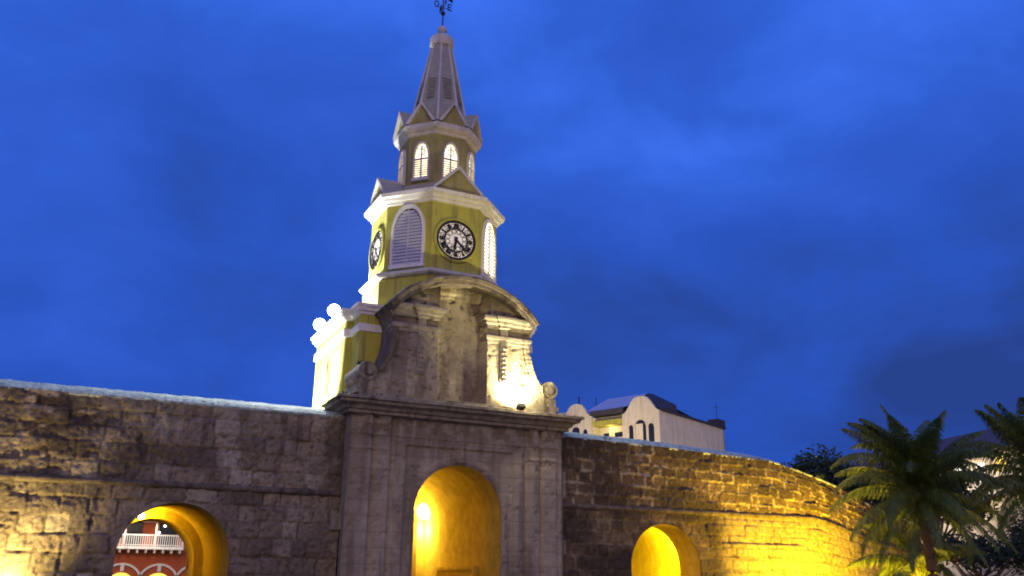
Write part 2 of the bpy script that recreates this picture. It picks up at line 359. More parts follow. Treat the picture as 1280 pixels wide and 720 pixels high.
def fcol(U,V):
    n=fbm(U*.7,V*.6,41,5); n2=fbm(U*5,V*5,43); st=fbm(U*3.2,V*.3,45)
    c=mixc((.37,.31,.265),(.27,.22,.19),sm(.35,.65,n)); c=mixc(c,(.15,.115,.09),sm(.5,.68,st)*.55)
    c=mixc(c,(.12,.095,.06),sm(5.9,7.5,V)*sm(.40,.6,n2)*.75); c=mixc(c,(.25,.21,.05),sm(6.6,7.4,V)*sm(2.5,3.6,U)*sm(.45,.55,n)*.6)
    rowj=np.minimum(np.mod(V,.56),.56-np.mod(V,.56)); c=mixc(c,(.16,.13,.11),(1-sm(.0,.03,rowj))*.35)
    return c*(.8+.4*n2[...,None])
relief('gate_face',np.arange(-4.5,4.501,.04),np.arange(0,7.701,.04),fdisp,lambda U,V,D:np.stack([U,0-D,V],-1),fcol,m_dress,gt,[(0,1.8,4.17)])
for s in (-1,1):
    q=MB(); q.add([(s*4.5,-.10,0),(s*4.5,.7,0),(s*4.5,.7,7.7),(s*4.5,-.10,7.7)],[(0,1,2,3)]); q.build('return_face',m_core,gt)
# ashlar quoins keyed into the wall
rr=random.Random(4)
for s in (-1,1):
    z=0; q=MB()
    while z<6.5:
        h=rr.uniform(.5,.62)
        if s>0 or z<3.6: q.box(min(s*4.45,s*(4.5+rr.choice([.0,.22,.35]))),max(s*4.45,s*(4.5+rr.choice([.05,.22,.35]))),.28+.02*rr.random(),.7,z+.01,z+h-.01)
        z+=h
    q.build('quoins',m_core,gt)
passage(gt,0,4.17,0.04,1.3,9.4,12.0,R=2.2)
q=MB(); face_arch(q,-4.5,4.5,0,8.2,0,1.8,4.17,12.0); q.add([(-5,.6,7.65),(5,.6,7.65),(5,12,7.65),(-5,12,7.65)],[(0,1,2,3)]); q.build('rear_face',m_core,gt)
def rmould(q,x0,x1,y0,y1,prof,amp=.0,seg=.2,seed=1):
    def ring(o,z):
        P=[]; c=[(x0-o,y0-o),(x1+o,y0-o),(x1+o,y1+o),(x0-o,y1+o)]
        for i in range(4):
            a,b=c[i],c[(i+1)%4]; n=max(1,int(math.dist((x0,y0,0) if i%2 else (x0,0,0),(x0,y1,0) if i%2 else (x1,0,0))/seg))
            for k in range(n):
                t=k/n; x=a[0]+(b[0]-a[0])*t; y=a[1]+(b[1]-a[1])*t; e_=amp*(float(fbm(x*2.3+y*1.9,z*3+seed,seed))-.5)*2
                nrm=[(0,-1),(1,0),(0,1),(-1,0)][i]; P.append((x+nrm[0]*e_,y+nrm[1]*e_,z+e_*.35))
        return P
    q.rings([ring(o,z) for o,z in prof],cap=(True,True))
q=MB(); rmould(q,-4.55,4.55,-.2,1.2,[(.0,7.58),(.12,7.62),(.12,7.72),(.22,7.76),(.30,7.88),(.50,7.95),(.52,8.05),(.62,8.08),(.62,8.17),(.3,8.24)],.05,.16,3)
q.build('cornice',m_corn,gt)
q=MB(); rmould(q,-4.2,4.2,-.10,1.4,[(.1,8.2),(.1,8.32),(0,8.38),(0,8.45)],.04,.16,6); q.build('attic_plinth',m_corn,gt)
# attic
def attic_half():  # outline, x>0, bottom to top
    return [(4.18,8.2),(4.2,8.75),(4.05,9.05),(3.78,9.15),(3.5,9.45),(3.27,9.85),(3.1,10.3),(3.0,10.8),(2.98,11.4),(3.1,11.7),(3.18,12.05)]
arcR=4.16; arcZ=9.44
top=[(arcR*math.sin(a),arcZ+arcR*math.cos(a)-.12) for a in np.linspace(math.asin(3.1/arcR),-math.asin(3.1/arcR),40)]
OUT=attic_half()+top+[(-x,z) for x,z in attic_half()[::-1]]
OX=np.array(OUT)
def inside(U,V,poly=OX,wob=.05):
    U=U+wob*(fbm(U*3,V*3,71)-.5)*2; V=V+wob*(fbm(U*3,V*3,73)-.5)
    c=np.zeros(U.shape,bool); n=len(poly)
    for i in range(n):
        x1,z1=poly[i]; x2,z2=poly[(i+1)%n]
        cond=((z1>V)!=(z2>V)); xx=(x2-x1)*(V-z1)/(z2-z1+1e-12)+x1; c^=cond&(U<xx)
    return c
def adisp(U,V):
    A=np.abs(U); D=np.zeros(U.shape)
    D=np.where(A<1.05,-.67,D)
    bay=(A>1.08)&(A<2.98)
    D=np.where(bay&(V>11.39)&(V<11.66),-.08,D)
    D=np.where(bay&(V>12.18),-.12,D)
    D=np.where((A<1.05)&(V>13.0),-.40,D); D=np.where((A<1.05)&(V>12.85)&(V<13.0),-.5,D)
    edge=(V<11.3)&(A>2.2)                                    # raised border that follows the concave edge
    xe=np.interp(V,[8.2,8.75,9.15,9.45,9.85,10.3,10.8,11.4],[4.18,4.2,3.85,3.5,3.27,3.1,3.0,2.98])
    D=np.where(edge&(xe-A<.22),D+.07,D); D=np.where(edge&(xe-A>.28)&(xe-A<.36),D+.04,D)
    rj=np.minimum(np.mod(V,.44),.44-np.mod(V,.44)); cj=np.abs(np.mod(U+(np.floor(V/.44)%2)*.4,.8)-.4)
    D=D-.022*(1-sm(0,.04,rj))*sm(.35,.6,fbm(U*2,V*2,55))-.018*(1-sm(0,.035,cj))*sm(.4,.6,fbm(U*2,V*2,57))
    return D+.025*(fbm(U*3,V*3,51)-.5)+.03*(fbm(U*11,V*11,52)-.5)-.06*sm(.67,.72,fbm(U*5.3,V*7.5,53))*(1+(V>12))
def acol(U,V):
    n=fbm(U*.8,V*.8,61,5); n2=fbm(U*5,V*5,63); st=fbm(U*2.6,V*.5,65)
    c=mixc((.40,.345,.29),(.30,.25,.205),sm(.35,.65,n)); c=mixc(c,(.15,.11,.09),sm(.52,.68,st)*.6)
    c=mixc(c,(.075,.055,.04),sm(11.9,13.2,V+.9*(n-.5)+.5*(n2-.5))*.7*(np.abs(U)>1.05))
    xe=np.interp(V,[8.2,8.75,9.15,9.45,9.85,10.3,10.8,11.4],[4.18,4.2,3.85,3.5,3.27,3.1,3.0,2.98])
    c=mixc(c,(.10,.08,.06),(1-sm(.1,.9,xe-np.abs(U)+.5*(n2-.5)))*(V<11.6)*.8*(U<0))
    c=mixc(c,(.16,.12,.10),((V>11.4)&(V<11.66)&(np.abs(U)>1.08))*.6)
    return c*(.78+.44*n2[...,None])
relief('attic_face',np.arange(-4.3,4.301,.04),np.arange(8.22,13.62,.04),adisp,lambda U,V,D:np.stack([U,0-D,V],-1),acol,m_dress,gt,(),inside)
q=MB()
Rp=[p for p in OUT if p[0]>1.09]; Rp=[(1.09,8.22)]+Rp[:]+[(1.09,arcZ+math.sqrt(arcR**2-1.09**2)-.12)]
Rp=[(x-.02 if x>1.2 else x,z) for x,z in Rp]
q.prism(Rp,.13,1.6); q.prism([(-x,z) for x,z in Rp][::-1],.13,1.6); q.box(-1.09,1.09,.75,1.6,8.22,13.35)
q.build('attic_core',m_dark,gt)
m_ent=mat('entablature_stone',(.30,.255,.18),.92,.3,3,.5,12,stain=(.12,.09,.07))
for s in (-1,1):
    x0_,x1_=sorted((s*1.10,s*2.95)); xa,xb=sorted((s*1.64,s*1.98))
    q=MB(); rmould(q,x0_,x1_,.0,.5,[(.0,11.66),(.06,11.70),(.07,11.80),(.15,11.86),(.17,11.95),(.26,12.02),(.28,12.12),(.24,12.17),(.0,12.2)],.022,.09,8)
    rmould(q,xa,xb,-.08,.3,[(.0,11.66),(.08,11.70),(.09,11.80),(.17,11.86),(.19,11.95),(.28,12.02),(.30,12.11),(.26,12.165),(.0,12.19)],.012,.09,8); q.build('bay_cornice',m_ent,gt)
    q=MB(); rmould(q,x0_,x1_,.0,.5,[(.0,11.05),(.04,11.07),(.05,11.18),(.10,11.21),(.12,11.33),(.08,11.38),(.0,11.4)],.018,.09,9); q.build('bay_architrave',m_ent,gt)
    q=MB(); rmould(q,xa,xb,-.07,.3,[(0,9.4),(0,9.9),(0,10.4),(0,10.9),(0,11.66)],.02,.09,10)
    for k in range(8):
        for dx in (-.05,.06): q.sphere(((xa+xb)/2+dx+.03*math.sin(k*3),-.10,9.5+k*.19+.05*dx),.062,5)
    q.build('carved_strip',m_ent,gt)
q=MB(); rmould(q,-1.0,1.0,.66,1.0,[(.0,12.82),(.05,12.85),(.06,12.95),(.14,13.0),(.16,13.1),(.0,13.14)],.02,.09,12); q.build('centre_cornice',m_ent,gt)
q=MB(); rs=[]
for a in np.linspace(-math.asin(3.28/arcR),math.asin(3.28/arcR),70):
    ee=.07*(float(fbm(a*9,2.,77))-.35)*(1.6 if a<-.1 else .7); s_,c_=math.sin(a),math.cos(a); P=lambda r,y:((r)*s_,y,arcZ+(r)*c_)
    rs.append([P(arcR-.30,-.18),P(arcR-.30,-.28-ee),P(arcR-.17,-.32),P(arcR-.15,-.42+ee),P(arcR-.02,-.46-ee),P(arcR+.03+ee,-.44),P(arcR+.06+ee*1.5,.4),P(arcR+.04+ee,1.6),P(arcR-.3,1.6)])
q.rings(rs,cap=(True,True)); q.build('curved_pediment',m_dark,gt)
for s in (-1,1):
    q=MB()
    for k in range(2):      # volute with spiral relief
        q.rings([[(s*3.93+r*math.cos(a),y,9.30+r*math.sin(a)) for a in np.linspace(0,6.283,25)[:-1]] for r,y in ([(.16,-.16),(.17,-.02)] if k else [(.25,-.05),(.36,-.10),(.38,.0),(.37,1.9)])],cap=(True,True))
    q.prism([(s*3.6,8.42),(s*4.28,8.42),(s*4.24,8.9),(s*4.12,9.15),(s*3.7,9.15)],-.03,1.9)
    q.prism([(s*3.75,8.44),(s*4.36,8.44),(s*4.34,8.62),(s*3.75,8.62)],-.09,1.95)
    for yy in (.35,.9,1.45): q.sphere((s*4.26,yy,8.95),.13,6)
    q.build('scroll',m_corn,gt,smooth=False)
# wooden booth on the inner right side of the gate
q=empty('door_surround',(2.1,5.2,0),'orange-lit timber door surround on the right wall inside the central gate arch','door')
a=MB(); a.box(2.04,2.19,3.2,7.1,0,2.15); a.build('panel',m_pass,q)
for y in (3.0,7.1):
    a=MB(); a.box(1.98,2.19,y,y+.22,0,2.30); a.build('post',m_pass,q)
a=MB(); a.box(1.97,2.19,3.22,7.1,2.16,2.28); a.build('lintel',m_pass,q)
# gate lantern
ln=empty('gate_lantern',(2.0,9.0,4.9),'glowing sodium lantern above the inner arch of the central gate','lantern')
a=MB(); a.sphere((2.0,9.0,4.9),.38,8); a.build('globe',m_lamp,ln,True)
a=MB(); a.tube([(2.0,9.4,5.2),(2.0,9.0,5.35),(2.0,9.0,5.12)],.03); a.lathe((2.0,9.0),[(.03,5.16),(.17,5.08),(.17,5.05)],12); a.build('bracket',m_blk,ln)
SOD=(1,.56,.035)
light('gate_lantern_light','POINT',(1.95,8.75,4.75),760,SOD,.22)
light('lantern_wall_fill','POINT',(1.72,9.05,4.0),700,(1,.8,.25),.15)  # extra light with no fixture, overexposes the wall below the lantern
light('gate_lantern_light_rear','POINT',(1.2,10.8,4.2),70,SOD,.2)
def vault_lamp(x,z,y,e,label,ce=SOD,sd_=1):
    l=empty('vault_lamp',(x,y,z),label,'lamp',None)
    a=MB(); a.sphere((x,y,z),.14,8); a.build('globe',m_lamp,l,True); a=MB(); a.box(min(x-sd_*.22,x-sd_*.1),max(x-sd_*.22,x-sd_*.1),y-.08,y+.08,z-.12,z+.12); a.tube([(x-sd_*.15,y,z),(x,y,z)],.04); a.build('bracket',m_blk,l)
    light('vault_lamp_light','POINT',(x+(sd_*.22 if sd_>0 else 0),y+(0 if sd_>0 else .2),z),e,ce,.15)
vault_lamp(-10.62,4.20,9.25,200,'glaring lamp high under the vault of the left archway',(1,.62,.03))
vault_lamp(12.0,3.55,2.7,2300,'sodium lamp tucked behind the front reveal inside the right archway',(1,.84,.02),-.35)
# ------------------------------------------------------------ clock tower
ct=empty('clock_tower',(0,3.853,7.6),'tall yellow octagonal clock tower with white trim, glowing lantern stage and slender spire','tower')
YC=3.853
PX0,PX1=-4.12,4.12
q=MB(); q.box(PX0,PX1,2.83,7.74,7.2,12.42); q.box(-3.86,3.86,1.62,2.83,7.2,12.40)
# slot recess is dark pane set proud in frame
q.build('base_block',m_yel,ct)
q=MB()
for (z0,z1,pr_) in ((11.28,11.65,.07),):
    rmould(q,PX0,PX1,2.83,7.74,[(.0,z0),(.09,z0+.02),(.09,z1-.02),(.0,z1)],0,9)
    rmould(q,-3.86,3.86,1.65,2.9,[(.0,z0+.004),(.09,z0+.03),(.09,z1-.03),(.0,z1-.004)],0,9)
cp=[(.0,12.0),(.08,12.03),(.10,12.12),(.18,12.17),(.20,12.30),(.26,12.34),(.26,12.46),(.0,12.49)]
q.build('string_course',m_wht,ct); q=MB(); rmould(q,PX0,PX1,2.83,7.74,cp,0,9); rmould(q,-3.86,3.86,1.65,2.9,[(o*.9,z-.005) for o,z in cp],0,9)
q.build('block_cornice',m_wht,ct)
q=MB(); q.box(PX0-.03,PX0+.02,5.12,5.48,9.1,10.8); fr=q.build('slot_window',m_glass,ct)
q=MB(); q.box(PX0-.05,PX0+.01,5.06,5.12,9.04,10.86); q.box(PX0-.05,PX0+.01,5.48,5.54,9.04,10.86); q.box(PX0-.05,PX0+.01,5.12,5.48,10.8,10.86); q.build('frame',m_yel,fr)
def oring(R,z,n=8,ph=math.pi/8): return [(R*math.cos(ph+2*math.pi*k/n),YC+R*math.sin(ph+2*math.pi*k/n),z) for k in range(n)]
def omould(q,prof,cap=(True,True)): q.rings([oring(R,z) for R,z in prof],cap=cap)
q=MB(); omould(q,[(3.12,12.35),(3.12,13.85),(3.0,14.0),(2.9,14.2),(2.88,17.6)]); q.build('drum',m_yel,ct)
q=MB(); omould(q,[(2.9,13.98),(3.2,14.04),(3.28,14.10),(3.28,14.20),(3.1,14.28),(2.88,14.32)],(False,False)); q.build('sill_moulding',m_gry,ct)
q=MB(); omould(q,[(2.86,17.42),(2.95,17.46),(2.98,17.56),(3.08,17.60),(3.14,17.72),(3.26,17.76),(3.30,17.92),(3.1,17.97)],(False,False)); q.build('drum_cornice',m_wht,ct)
q=MB(); omould(q,[(3.15,17.95),(2.05,18.45),(2.0,18.5),(1.98,18.75),(1.82,18.82)],(False,False)); q.build('skirt_roof',m_spire,ct)
q=MB(); omould(q,[(1.82,18.6),(1.80,21.5)]); q.build('lantern_stage',m_olive,ct)
q=MB(); omould(q,[(1.78,21.28),(1.88,21.32),(1.92,21.42),(2.04,21.50),(2.12,21.62),(2.14,21.78),(2.0,21.84)],(False,True)); q.build('lantern_cornice',m_gry,ct)
q=MB(); omould(q,[(1.66,21.8),(1.42,22.3),(.50,27.0)],(False,True)); q.build('spire',m_spire,ct)
q=MB()
for k in range(8):
    a=math.pi/8+k*math.pi/4
    q.tube([(r*math.cos(a),YC+r*math.sin(a),z) for r,z in ((1.44,22.2),(.98,24.6),(.50,27.05))],[.075,.065,.055],6)
q.build('spire_ribs',m_gry,ct)
q=MB(); q.lathe((0,YC),[(.46,26.95),(.56,27.02),(.60,27.12),(.60,27.45),(.52,27.58),(.28,27.68),(.14,27.78),(.12,27.86)],24); q.build('collar',m_gry,ct,False)
q=MB(); q.sphere((0,YC,28.06),.25,10); q.build('ball',m_gry,ct,True)
# weathervane
wv=empty('weather_vane',(0,YC,28.3),'black iron weather vane with compass letters on the spire ball','weather vane')
q=MB(); q.tube([(0,YC,28.28),(0,YC,30.6)],.035,8); q.sphere((0,YC,29.08),.12,8); q.build('rod',m_blk,wv)
q=MB(); q.tube([(-.36,YC,29.42),(.36,YC,29.42)],.018,6); q.tube([(0,YC-.36,29.42),(0,YC+.36,29.42)],.018,6); q.build('arms',m_blk,wv)
def strokes(q,segs,X,r=.028):
    for s_ in segs: q.tube([X@Vector((a,0,b)) for a,b in s_],r,6)
h=.17
Om=[[(h*.62*math.cos(t),h*math.sin(t)) for t in np.linspace(0,6.283,15)]]
Em=[[(-.1,-h),(-.1,h)],[(-.1,h),(.11,h)],[(-.1,0),(.08,0)],[(-.1,-h),(.11,-h)]]
Nm=[[(-.1,-h),(-.1,h),(.1,-h),(.1,h)]]
Sm=[[(.1,h*.8),(0,h),(-.1,h*.6),(.09,-h*.4),(0,-h),(-.1,-h*.7)]]
for nm,Lt,X in (('letter_o',Om,Matrix.Translation((-.36,YC,29.55))),('letter_e',Em,Matrix.Translation((.36,YC,29.55))),('letter_n',Nm,Matrix.Translation((0,YC+.36,29.6))@Matrix.Rotation(R_(90),4,'Z')),('letter_s',Sm,Matrix.Translation((0,YC-.36,29.6))@Matrix.Rotation(R_(90),4,'Z'))):
    q=MB(); strokes(q,Lt,X,.03); q.build(nm,m_blk,wv)
q=MB(); q.prism([(-.55,30.0),(-.35,30.14),(-.35,30.04),(.25,30.04),(.5,30.22),(.5,29.86),(.25,29.98),(-.35,29.98),(-.35,29.86)],YC-.02,YC+.02); q.build('arrow',m_blk,wv)
# faces of the octagon: local frame x along face, y outward, z up
def face(k,ap):   # k: 0=front(-y), -1=front-left diag, 1=front-right diag, -2=left, 2=right
    a=R_(-90+45*k); n=Vector((math.cos(a),math.sin(a),0)); t=Vector((-n.y,n.x,0)); 
    M_=Matrix.Identity(4)
    for i in range(3): M_[i][0]=t[i]; M_[i][1]=-n[i]; M_[i][2]=(0,0,1)[i]; M_[i][3]=(n*ap)[i]+(0,YC,0)[i]
    return M_    # local -y is outward
def lancet(wd,z0,zs,zt,n=8):
    h_=zt-zs; P=[(-wd,z0),(-wd,zs)]
    for i in range(1,n): 
        t=i/n; P.append((-wd+wd*(t**1.7)*.98+0,zs+h_*math.sin(t*math.pi/2)**.95))
    P.append((0,zt)); P+= [(-x,z) for x,z in P[-2:0:-1]]+[(wd,z0)]
    return P
def band(q,outer,inner,y0,y1,X):
    n=len(outer); vs=[(p[0],y,p[1]) for y in (y0,y1) for pp in (outer,inner) for p in pp]
    f=[]
    for i in range(n-1):
        f+= [(i,i+1,n+i+1,n+i),(i,2*n+i,2*n+i+1,i+1),(n+i,n+i+1,3*n+i+1,3*n+i)]
    q.add(vs,f,X)
def window(k,ap,wd,z0,zs,zt,lit,nslat,fr_w=.12,tracery=False):
    X=face(k,ap); o=lancet(wd+fr_w,z0-.02,zs,zt+fr_w*1.5); i_=lancet(wd,z0,zs,zt)
    q=MB(); band(q,o,i_,-.12,.05,X); q.box(-wd-fr_w*1.2,wd+fr_w*1.2,-.17,.02,z0-.14,z0,X); root=q.build('window',m_wht if not tracery else m_gry,ct)
    q=MB(); q.prism(i_,-.006,.02,X); q.build('pane',lit,root)
    q=MB(); q.box(-.028,.028,-.115,-.02,z0,zt-.1,X)
    if tracery:
        q.box(-wd,wd,-.10,-.03,zs-.06,zs,X)
        for cx_,cz_,rr_ in ((0,zs+(zt-zs)*.42,wd*.42),):
            q.rings([[X@Vector((cx_+(rr_+e)*math.cos(a),-.08,cz_+(rr_+e)*math.sin(a))) for a in np.linspace(0,6.283,13)[:-1]] for e in (0,.045)])
            for a in (.78,2.35,3.93,5.5): q.tube([X@Vector((cx_+rr_*math.cos(a),-.08,cz_+rr_*math.sin(a))),X@Vector((cx_+(rr_+.2)*math.cos(a),-.08,cz_+(rr_+.2)*math.sin(a)))],.02,5)
    q.build('mullion',m_shut,root)
    q=MB(); hh=((zs if tracery else zt-.12)-z0)/nslat
    for s_ in range(nslat):
        z=z0+hh*(s_+.5); ww=wd
        if z>zs: ww=wd*math.cos(((z-zs)/(zt-zs))*math.pi/2)**.65*.97
        if ww<.05: continue
        dz=hh*.5
        q.box(-ww,ww,-.085,-.055,z-dz*(.80 if lit is m_back else .50),z+dz*(.72 if lit is m_back else .36),X)
    q.build('louvres',m_shut if lit is m_back else m_gry,root); return root
AP=math.cos(math.pi/8)
m_back=mat('shutter_board',(.20,.18,.19),.8,.1,3,0)
window(-1,2.89*AP,.68,14.55,16.1,17.2,m_back,17)
window(1,2.89*AP,.68,14.55,16.1,17.2,m_lou2,15)
for k in (-3,3): window(k,2.89*AP,.68,14.55,16.1,17.2,m_lou2,15)
for k in range(-3,5): window(k,1.81*AP,.33,19.1,20.1,20.85,m_lou,9,.07,True)
# clocks
def rom(q,s_,X0,sc):
    w_={'I':.5,'V':.9,'X':.9}; tot=sum(w_[c] for c in s_); x=-tot/2
    for c in s_:
        cx_=x+w_[c]/2
        if c=='I': segs=[[(cx_,-.8),(cx_,.8)]]
        elif c=='V': segs=[[(cx_-.35,.8),(cx_,-.8)],[(cx_,-.8),(cx_+.35,.8)]]
        else: segs=[[(cx_-.35,.8),(cx_+.35,-.8)],[(cx_-.35,-.8),(cx_+.35,.8)]]
        for g_ in segs: q.tube([X0@Vector((a*sc,0,b*sc)) for a,b in g_],.033,5)
        x+=w_[c]
def clock(k):
    ap=2.89*AP; zc_=15.76; X=face(k,ap)@Matrix.Translation((0,0,zc_))
    ck=MB(); ck.rings([[X@Vector((r*math.cos(a),y,r*math.sin(a))) for a in np.linspace(0,6.283,41)[:-1]] for r,y in ((1.04,.02),(1.04,-.07),(.97,-.10),(.92,-.10),(.92,-.02))])
    c0=ck.build('clock_face',m_yel,ct)
    q=MB(); q.rings([[X@Vector((r*math.cos(a),-.03,r*math.sin(a))) for a in np.linspace(0,6.283,41)[:-1]] for r in (.92,.001)]); q.build('dial',m_dial,c0)
    q=MB()
    for r0,r1 in ((.81,.92),(.50,.57)): q.rings([[X@Vector((r*math.cos(a),y,r*math.sin(a))) for a in np.linspace(0,6.283,41)[:-1]] for r,y in ((r0,-.035),(r0,-.055),(r1,-.055),(r1,-.035))])
    q.rings([[X@Vector((r*math.cos(a),-.06,r*math.sin(a))) for a in np.linspace(0,6.283,17)[:-1]] for r in (.09,.001)])
    q.build('dial_rings',m_blk,c0)
    q=MB()
    for i,s_ in enumerate(['XII','I','II','III','IIII','V','VI','VII','VIII','IX','X','XI']):
        a=R_(90-30*i); X0=X@Matrix.Translation((.675*math.cos(a),-.05,.675*math.sin(a)))@Matrix.Rotation(-(a-math.pi/2),4,'Y')
        rom(q,s_,X0,.12)
    q.build('numerals',m_blk,c0)
    q=MB()
    for i in range(12):
        a=R_(15+30*i)
        for rc,rr_ in ((.675,.055),(.40,.085)):
            c_=(rc*math.cos(a),rc*math.sin(a)); q.rings([[X@Vector((c_[0]+(rr_+e)*math.cos(b_),-.05,c_[1]+(rr_+e)*math.sin(b_))) for b_ in np.linspace(0,6.283,11)[:-1]] for e in (0,.028)])
        q.tube([X@Vector((r_*math.cos(a),-.05,r_*math.sin(a))) for r_ in (.56,.62)],.016,5)
        q.tube([X@Vector((r_*math.cos(a),-.05,r_*math.sin(a))) for r_ in (.73,.82)],.016,5)
    q.build('dial_tracery',m_blk,c0)
    for nm,ang,l_,w_ in (('hour_hand',-90-11.5,.52,.055),('minute_hand',90-138,.76,.045)):
        a=R_(ang); d=(math.cos(a),math.sin(a)); p=(-d[1],d[0])
        q=MB(); q.prism([(-d[0]*.14+p[0]*w_,-d[1]*.14+p[1]*w_),(-d[0]*.14-p[0]*w_,-d[1]*.14-p[1]*w_),(d[0]*l_*.75-p[0]*w_*1.2,d[1]*l_*.75-p[1]*w_*1.2),(d[0]*l_,d[1]*l_),(d[0]*l_*.75+p[0]*w_*1.2,d[1]*l_*.75+p[1]*w_*1.2)],-.10 if nm=='hour_hand' else -.125,-.085 if nm=='hour_hand' else -.11,X); q.build(nm,m_blk,c0)
for k in (0,-2,2): clock(k)
# gables
def gable(k,ap,hw,z0,z1,back,mt_face,mt_trim,tw,ov):
    X=face(k,ap); q=MB(); q.add([(-hw,0,z0),(hw,0,z0),(0,0,z1)],[(0,1,2)],X); g_=q.build('gable',mt_face,ct)
    q=MB(); o=[(-hw-ov,z0-.02),(0,z1+ov*1.0),(hw+ov,z0-.02)]; i_=[(-hw-ov+tw*1.5,z0-.02),(0,z1+ov-tw*1.3),(hw+ov-tw*1.5,z0-.02)]
    band(q,o,i_,-.14,.04,X); q.build('gable_trim',mt_trim,g_)
    q=MB(); q.add([(-hw-ov,-.12,z0+.01),(0,-.12,z1+ov+.01),(0,back,z1+ov+.01),(-hw-ov,back,z0+.01),(hw+ov,-.12,z0+.01),(hw+ov,back,z0+.01)],[(0,1,2,3),(1,4,5,2)],X); q.build('gable_roof',m_spire,g_)
for k in (0,-2,2,4): gable(k,2.98*AP,1.16,17.97,19.10,1.6,m_olive,m_gry,.12,.17)
for k in range(-3,5): gable(k,2.04*AP,.68,21.84,22.86,.75,m_olive,m_gry,.13,.10)
for k in range(-3,5):    # vent grilles low on the spire
    X=face(k,1.0); q=MB(); a0=(1.42*AP,22.3); a1=(.5*AP,27.0)
    def sp_(z): t=(z-22.3)/4.7; return 1.42*AP+(.5-1.42)*AP*t-1.0
    q.add([(-.22,-sp_(23.6)-.02,23.6),(.22,-sp_(23.6)-.02,23.6),(.17,-sp_(24.9)-.02,24.9),(-.17,-sp_(24.9)-.02,24.9)],[(0,1,2,3)],X)
    for i in range(9):
        z=23.65+i*.14; q.box(-.2,.2,-sp_(z)-.07,-sp_(z)-.01,z,z+.06,X)
    q.build('spire_vent',m_spire,ct)
# ------------------------------------------------------------ tower floodlights
for i,(y,z,lb) in enumerate(((4.85,12.98,'upper of the two glaring white floodlights on the block cornice, nearer the tower drum'),(7.35,12.98,'lower of the two glaring white floodlights on the block cornice, at its outer corner'))):
    t=empty('floodlight',(-4.15,y,12.48),lb,'floodlight','floodlights on the block cornice')
    a=MB(); a.sphere((-4.18,y,z),.28,8); a.build('lens',m_flood,t,True)
    a=MB(); a.tube([(-4.15,y,12.49),(-4.15,y,12.75)],.05); a.box(-4.3,-4.0,y-.15,y+.15,12.49,12.53); a.build('mount',m_blk,t)
light('floodlight_beam_near','POINT',(-4.38,6.7,13.0),5200,(.95,.97,1),.15)
light('floodlight_beam_far','POINT',(-5.6,7.2,13.6),260,(.85,1,.9),.15)
light('block_uplight','SPOT',(-6.9,4.9,7.7),13000,(.92,.97,1),.15,(-4.1,5.7,9.9),84,.5)
light('coping_fill','POINT',(5.2,6.5,13.0),800,(.85,1,.9),.15)  # added light without a fixture, brightens the right-hand coping
def ground_flood(name,loc,tgt,e,col,ang,label,cat='floodlight',mt=None,sz=.12):
    t=empty(name,loc,label,cat)
    X=Matrix.Translation(loc)@(Vector(tgt)-Vector(loc)).to_track_quat('-Y','Z').to_matrix().to_4x4()
    a=MB(); a.box(-.16,.16,.0,.18,-.12,.12,X); a.tube([loc,(loc[0],loc[1],loc[2]-.25)],.03,6); a.build('housing',m_blk,t)
    a=MB(); a.box(-.13,.13,-.012,.0,-.09,.09,X); a.build('lens',mt or m_lamp,t)
    d=(Vector(tgt)-Vector(loc)).normalized()
    light(name+'_beam','SPOT',Vector(loc)+d*.06,e,col,sz,tgt,ang,.8)
ground_flood('ledge_floodlight',(2.35,-.50,8.48),(2.3,.3,9.8),2300,(1,.90,.55),150,'small floodlight on the gate cornice washing the right attic bay')
light('attic_fill','POINT',(2.55,-1.3,9.3),200,(1,.88,.55),.1)  # extra point light in mid-air, widens the wash over the attic
ground_flood('wall_floodlight',(16.0,-3.6,.35),(16.3,.4,5.0),8200,(1,.62,.02),135,'sodium floodlight on the ground at the foot of the right wall')
ground_flood('wall_floodlight',(19.2,-3.2,.35),(19.8,.6,4.0),3800,(1,.62,.02),130,'sodium floodlight on the ground where the right wall bends away')
ground_flood('wall_floodlight',(-15.3,-.9,1.0),(-15.2,.4,2.3),2300,(1,.74,.28),110,'pale yellow floodlight on the ground at the foot of the left wall')
light('plaza_flood','SPOT',(5,-16,.6),8500,(1,.90,.42),.2,(.6,0,14.0),22,.9)
# ------------------------------------------------------------ weeds
def tuft(loc,n,h_,label,seed):
    r=random.Random(seed); q=MB()
    for _ in range(n):
        a=r.uniform(0,6.28); l=h_*r.uniform(.4,1); b=Vector(loc)+Vector((r.uniform(-.25,.25),r.uniform(-.1,.1),0)); tip=b+Vector((math.cos(a)*l*.5,math.sin(a)*l*.4,l*r.uniform(.2,1)))
        s_=Vector((math.sin(a),-math.cos(a),0))*.03; mid=(b+tip)/2+Vector((0,0,l*.15)); q.add([b-s_*.4,b+s_*.4,mid+s_,mid-s_,tip],[(0,1,2,3),(3,2,4)])
    tag(q.build('weed_tuft',m_leafd),label,'weed','weeds rooted in the old stonework')
tuft((-4.85,-.5,8.0),90,.4,'dark weeds at the left end of the gate cornice',1)
tuft((-3.95,.6,9.66),30,.22,'tiny weed on top of the left stone scroll',2)
tuft((4.95,-.4,8.1),50,.3,'dark weeds at the right end of the gate cornice',3)
for x_,z_,sd2,lb in ((16.9,7.05,4,'sprig of weeds on the crest of the right wall where it begins to slope'),(19.3,6.65,5,'sprig of weeds low on the sloping crest of the right wall'),(7.2,7.5,6,'small weed on the right wall crest in front of the cream house')): tuft((x_,.7,z_),35,.32,lb,sd2)
